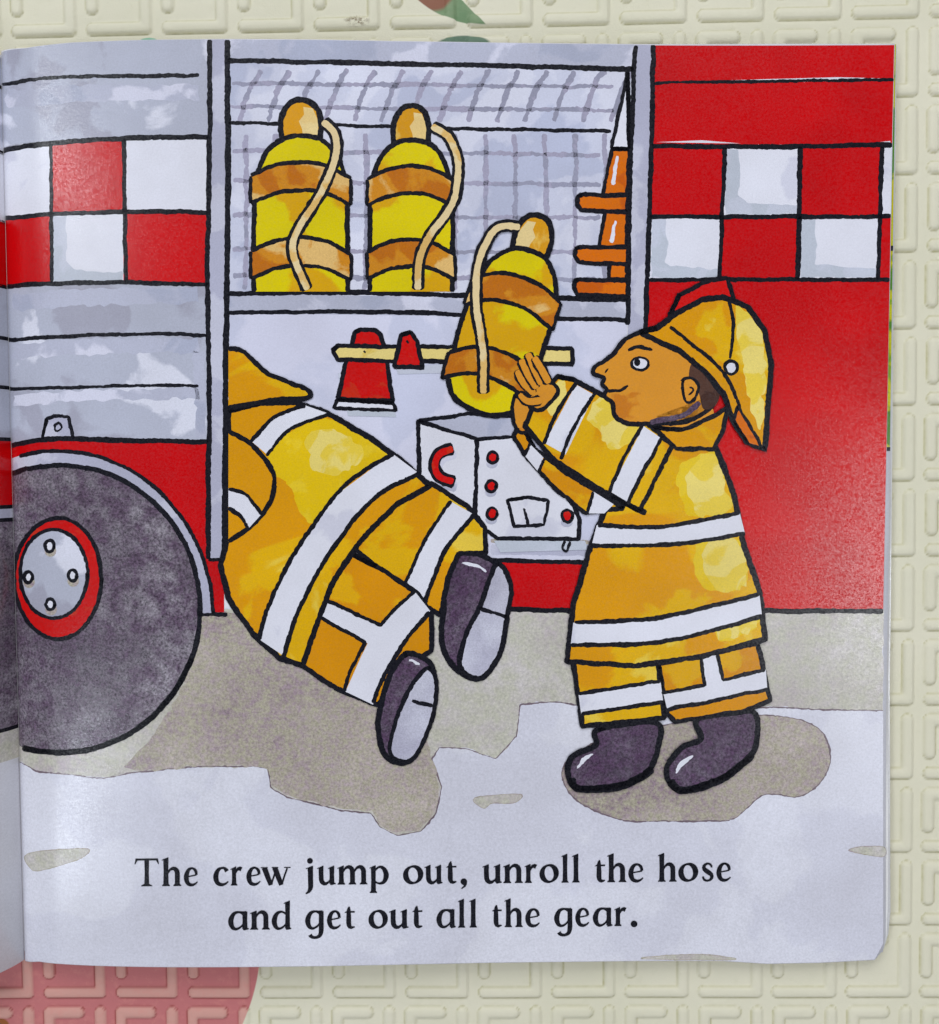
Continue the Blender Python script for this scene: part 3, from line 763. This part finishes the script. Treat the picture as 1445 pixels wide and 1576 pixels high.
sf.fill(m_white, [(882, 958), (1010, 952), (1168, 914), (1172, 948), (1020, 988), (878, 992)]); sf.ink([(884, 957), (1010, 951), (1168, 914)], 7); sf.ink([(878, 992), (1020, 987), (1172, 948)], 7)
# far arm under the near one
sf.up(); fa = [(800, 652), (822, 690), (870, 728), (960, 782), (900, 790), (846, 744), (808, 700), (790, 670)]
sf.shape(m_yel2, fa, 7); sf.up(); sf.fill(m_white, [(816, 684), (836, 704), (828, 726), (808, 702)]); sf.ink([(816, 682), (806, 702)], 5); sf.ink([(838, 706), (828, 728)], 5)
sf.fill(m_white, [(912, 756), (944, 776), (930, 790), (906, 790)]); sf.ink([(912, 756), (904, 788)], 5)
# far hand
sf.up(); sf.shape(m_skin, [(792, 612), (806, 606), (816, 628), (822, 652), (804, 666), (790, 648)], 6, True)
# near arm
sf.up(); na = [(858, 580), (884, 586), (960, 626), (1036, 682), (1012, 730), (984, 786), (920, 752), (850, 706), (808, 656), (826, 612)]
sf.shape(m_yel, na, 8); sf.ink([(1012, 668), (1040, 686)], 8); sf.ink([(940, 764), (994, 790)], 8)
sf.fill(m_pale, catmull([(920, 614), (960, 636), (988, 656), (970, 680), (940, 690), (920, 660), (904, 650)], True, 4), wob=2.2, k=sf.k+.5)
sf.fill(m_pale, catmull([(850, 590), (870, 588), (866, 620), (850, 640), (838, 620)], True, 4), wob=2.0, k=sf.k+.5)
sf.up(); sf.fill(m_white, [(886, 592), (914, 608), (870, 700), (838, 682)]); sf.ink([(888, 588), (856, 636), (836, 684)], 6); sf.ink([(916, 604), (886, 652), (862, 708)], 6)
sf.fill(m_white, [(990, 656), (1016, 674), (968, 774), (938, 756)]); sf.ink([(990, 652), (960, 704), (936, 760)], 6); sf.ink([(1018, 674), (990, 724), (966, 776)], 6)
# near hand, four fingers closing on the cylinder and a thumb
sf.up(); sf.shape(m_skin, [(812, 600), (828, 586), (850, 590), (858, 606), (836, 630), (820, 628)], 6, True)
for fg in ([(822, 606), (806, 590), (796, 570)], [(826, 598), (812, 576), (802, 554)], [(834, 592), (822, 568), (812, 544)], [(844, 590), (834, 570), (822, 550)]):
    sf.up(); sf.ink([(x, y, 17) for x, y in fg]); sf.up(); sf.ink([(x, y, 10) for x, y in fg], m=m_skin, rough=.2)
sf.up(); sf.ink([(832, 616, 17), (812, 618, 16), (798, 606, 13)]); sf.up(); sf.ink([(834, 616, 11), (812, 618, 10), (799, 607, 7)], m=m_skin, rough=.2)
# head: plain human profile, looking up at the cylinder
sf.up()
neck = [(1010, 640), (1092, 610), (1104, 664), (1050, 676), (1010, 668)]
sf.fill(m_skin, neck)
face = [(1010, 508), (980, 514), (958, 526), (946, 542), (930, 556), (914, 566), (914, 576), (930, 582), (926, 592), (934, 600), (930, 610), (942, 622), (946, 640), (968, 652), (1010, 652), (1052, 650), (1090, 630), (1104, 600), (1090, 560), (1050, 524)]
sf.fill(m_skin, catmull(face, True, 4)); sf.ink(face, 7, True, True, n=4)
sf.up(); sf.ink([(934, 602, 5), (952, 602, 5), (966, 594, 4)])            # mouth
sf.ink([(930, 574, 3), (936, 568, 3)])                                     # nostril
sf.fill(m_hair, [(1064, 560), (1088, 572), (1106, 604), (1100, 624), (1082, 630), (1074, 604), (1060, 590)], True)
sf.shape(m_white, ell(984, 560, 13, 10, n=16), 4); sf.ink([(966, 540, 5), (984, 534, 6), (1004, 540, 4)])
sf.up(); sf.fill(m_ink, ell(980, 558, 5, 6, n=12))
sf.shape(m_skin, [(1050, 588), (1064, 582), (1074, 594), (1068, 614), (1054, 618)], 5, True)
sf.up(); sf.ink([(1060, 596), (1066, 600), (1060, 608)], 3)
sf.ink([(1076, 620, 8), (1050, 640, 8), (1000, 650, 8)], m=m_boot)
# collar
sf.up(); sf.shape(m_yel, [(1006, 658), (1050, 662), (1100, 640), (1118, 628), (1112, 664), (1096, 692), (1040, 690)], 7)
# helmet
sf.up(); sf.shape(m_red2, [(1030, 486), (1046, 454), (1084, 434), (1118, 428), (1128, 462), (1080, 470), (1036, 500)], 7)
sf.up(); hl = [(984, 512), (1010, 506), (1040, 482), (1080, 462), (1112, 458), (1150, 474), (1176, 510), (1186, 560), (1182, 620), (1176, 692), (1150, 682), (1128, 650), (1112, 606), (1084, 572), (1044, 540), (1010, 524)]
sf.shape(m_yel, hl, 9)
sf.fill(m_pale, catmull([(1130, 476), (1150, 482), (1170, 512), (1178, 560), (1174, 640), (1164, 660), (1150, 600), (1138, 540)], True, 4), wob=2.2, k=sf.k+.5)
sf.up(); sf.ink([(1030, 504), (1064, 530), (1100, 560), (1126, 596), (1140, 640)], 6)
sf.ink([(1120, 462), (1128, 500), (1122, 552)], 5); sf.up(); sf.shape(m_white, ell(1124, 566, 10, 11, n=14), 5)
sf.up(); sf.shape(m_orange, [(1128, 648), (1150, 682), (1172, 690), (1150, 650), (1134, 626)], 5)
sf.build()

# ------------------------------------------------------------------ caption, letters drawn as pen strokes
ST = 28
def stem(x, y0, y1, w_=ST): return ('p', [(x-w_/2-1, y1), (x+w_/2, y1), (x+w_/2-1, (y0+y1)/2), (x+w_/2+1, y0), (x-w_/2-1, y0), (x-w_/2+1, (y0+y1)/2)])
def foot(x, y=0, a_=22, b_=22): return ('p', [(x-a_, y-1), (x+b_, y-1), (x+b_, y+3), (x+ST/2, y+12), (x-ST/2, y+12), (x-a_, y+3)])
def flag(x, y): return ('p', [(x-24, y-12), (x-22, y-7), (x+ST/2-2, y+7), (x+ST/2, y+4), (x+ST/2, y-24), (x-ST/2, y-24), (x-ST/2, y-9)])
def S_(*p): return ('s', list(p))
bowlL = S_((86, 82, 9), (58, 97, 9), (28, 86, 16), (12, 48, 23), (22, 13, 18), (44, 3, 11), (70, 16, 8), (84, 34, 7))
arch = lambda x0: S_((x0+8, 66, 6), (x0+24, 90, 10), (x0+46, 96, 17), (x0+62, 80, 21), (x0+64, 50, 21), (x0+64, 4, 21))
GL = {
 'T': (140, [stem(70, 0, 148, 24), foot(70, 0, 30, 30), ('p', [(10, 153), (130, 153), (130, 142), (10, 142)]), ('p', [(10, 153), (4, 122), (8, 120), (22, 145)]), ('p', [(130, 153), (136, 122), (132, 120), (118, 145)])]),
 'h': (112, [stem(24, 0, 150), flag(24, 152), foot(24), arch(24), foot(88)]),
 'n': (112, [stem(24, 0, 92), flag(24, 98), foot(24), arch(24), foot(88)]),
 'm': (176, [stem(24, 0, 92), flag(24, 98), foot(24), arch(24), foot(88), arch(88), foot(152)]),
 'r': (84, [stem(24, 0, 92), flag(24, 98), foot(24), S_((32, 64, 6), (44, 86, 11), (58, 93, 19), (72, 88, 20))]),
 'u': (112, [S_((24, 92, 21), (24, 50, 21), (28, 18, 21), (46, 4, 16), (66, 12, 9), (82, 30, 6)), flag(24, 98), stem(88, 4, 92), flag(88, 98), ('p', [(78, 12), (99, 12), (112, 6), (110, 2), (84, -4), (78, -2)])]),
 'o': (100, [('ring', 50, 50, 39, 46)]),
 'e': (94, [S_((20, 50, 6), (50, 54, 6), (82, 60, 7)), S_((83, 60, 12), (76, 84, 14), (52, 97, 10), (26, 84, 17), (13, 48, 23), (24, 14, 19), (50, 4, 14), (74, 10, 9), (90, 22, 5))]),
 'c': (90, [S_((80, 78, 20), (68, 93, 14), (50, 97, 9), (26, 84, 17), (13, 48, 23), (24, 14, 19), (50, 4, 14), (72, 10, 9), (88, 22, 5))]),
 'a': (112, [bowlL, stem(92, 4, 100), ('p', [(82, 12), (103, 12), (116, 6), (112, 1), (88, -4), (82, -2)]), S_((60, 98, 8), (84, 96, 8), (100, 98, 8))]),
 'd': (112, [bowlL, stem(92, 4, 150), flag(92, 152), ('p', [(82, 12), (103, 12), (116, 6), (112, 1), (88, -4), (82, -2)])]),
 'g': (106, [bowlL, S_((92, 98, 21), (92, 40, 21), (92, -8, 21), (84, -36, 17), (60, -48, 12), (36, -44, 15), (26, -32, 19)), S_((60, 98, 8), (84, 96, 8), (100, 98, 8))]),
 'p': (116, [stem(26, -44, 92), flag(26, 98), foot(26, -48), S_((34, 74, 7), (60, 95, 10), (88, 84, 18), (102, 50, 23), (90, 14, 17), (62, 3, 9), (34, 14, 8))]),
 't': (70, [S_((34, 122, 4), (30, 104, 16), (30, 60, 21), (31, 22, 21), (42, 6, 15), (66, 10, 5)), ('p', [(4, 88), (66, 88), (66, 97), (16, 97)])]),
 'l': (48, [stem(26, 0, 150), flag(26, 152), foot(26)]),
 'j': (44, [S_((26, 92, 21), (27, 30, 21), (27, -14, 20), (18, -38, 12), (2, -50, 5)), flag(26, 98), ('dot', 24, 132, 12)]),
 'w': (156, [S_((18, 96, 22), (34, 50, 21), (52, 0, 18)), S_((54, 2, 7), (68, 50, 7), (82, 92, 7)), S_((72, 96, 22), (88, 50, 21), (106, 0, 18)), S_((108, 2, 7), (122, 50, 7), (136, 92, 7)), ('p', [(0, 94), (36, 94), (36, 99), (0, 99)]), ('p', [(56, 94), (90, 94), (90, 99), (56, 99)]), ('p', [(120, 94), (154, 94), (154, 99), (120, 99)])]),
 's': (74, [S_((62, 76, 8), (58, 90, 10), (38, 98, 9), (18, 86, 14), (18, 68, 18), (38, 52, 21), (60, 36, 18), (62, 16, 14), (42, 3, 9), (18, 8, 11), (10, 26, 8))]),
 ',': (34, [('dot', 18, 9, 13), S_((26, 6, 12), (24, -12, 9), (6, -30, 3))]),
 '.': (30, [('dot', 15, 10, 14)]),
}
L += 70
cap = Art('printed_caption', right_page, 40, label='black serif caption text below the picture')
def glyph(ch, xa, xb, yb_, xh=27.8):
    wd, prims = GL[ch]; sx = (xb-xa)/wd; sy = xh/100; sl_ = -.0092
    def T(x, y): px = xa+x*sx; return (px, yb_+(px-xa)*sl_-y*sy)
    lw = (sx+sy)/2*1.3
    for i, p in enumerate(prims):
        kk = cap.k+(i % 4)
        if p[0] == 'p': cap.fill(m_ink, [T(*q_) for q_ in p[1]], k=kk)
        elif p[0] == 's':
            cap.ink([T(x, y)+(w_*lw,) for x, y, w_ in p[1]], smooth=True, rough=0, k=kk, n=7)
        elif p[0] == 'dot': cap.fill(m_ink, ell(*T(p[1], p[2]), p[3]*lw, p[3]*lw, n=18), k=kk)
        elif p[0] == 'ring':
            pts = []
            for a_ in np.linspace(0, 360, 32, endpoint=False):
                r_ = math.radians(a_); wv = 8+15*abs(math.cos(r_-.25))**1.5
                pts.append(T(p[1]+p[3]*math.cos(r_), p[2]+p[4]*math.sin(r_))+(wv*lw,))
            cap.ink(pts, smooth=False, closed=True, rough=0, k=kk)
line1 = [('T', 206, 246), ('h', 249, 279.6), ('e', 283.8, 305), ('c', 328.8, 352), ('r', 354.7, 374.5), ('e', 380, 401.5), ('w', 401.5, 448), ('j', 470, 483), ('u', 488, 517), ('m', 519, 566), ('p', 568, 598),
         ('o', 621, 650.6), ('u', 653, 681.5), ('t', 685, 703.5), (',', 708, 719), ('u', 742, 772.5), ('n', 774, 805), ('r', 807, 828), ('o', 831, 859), ('l', 863, 875), ('l', 879.5, 892), ('t', 914, 932), ('h', 934, 964.5), ('e', 967.5, 990.5), ('h', 1012, 1041.7), ('o', 1044.5, 1073.5), ('s', 1079, 1098), ('e', 1103, 1125)]
line2 = [('a', 352, 382.4), ('n', 384.5, 416), ('d', 419, 447.8), ('g', 470.5, 498), ('e', 504, 525), ('t', 529, 547), ('o', 568, 596), ('u', 598.5, 629), ('t', 633, 651), ('a', 672.5, 701), ('l', 704, 716), ('l', 721.5, 734), ('t', 756, 773), ('h', 776, 805), ('e', 809, 831), ('g', 853.5, 880.5), ('e', 886, 907), ('a', 913, 942), ('r', 945, 965.5), ('.', 971.4, 980)]
for ch, xa, xb in line1: glyph(ch, xa, xb, 1363.6+(xa-206)*-.0088)
for ch, xa, xb in line2: glyph(ch, xa, xb, 1430.6+(xa-352)*-.0100)
cap.build()
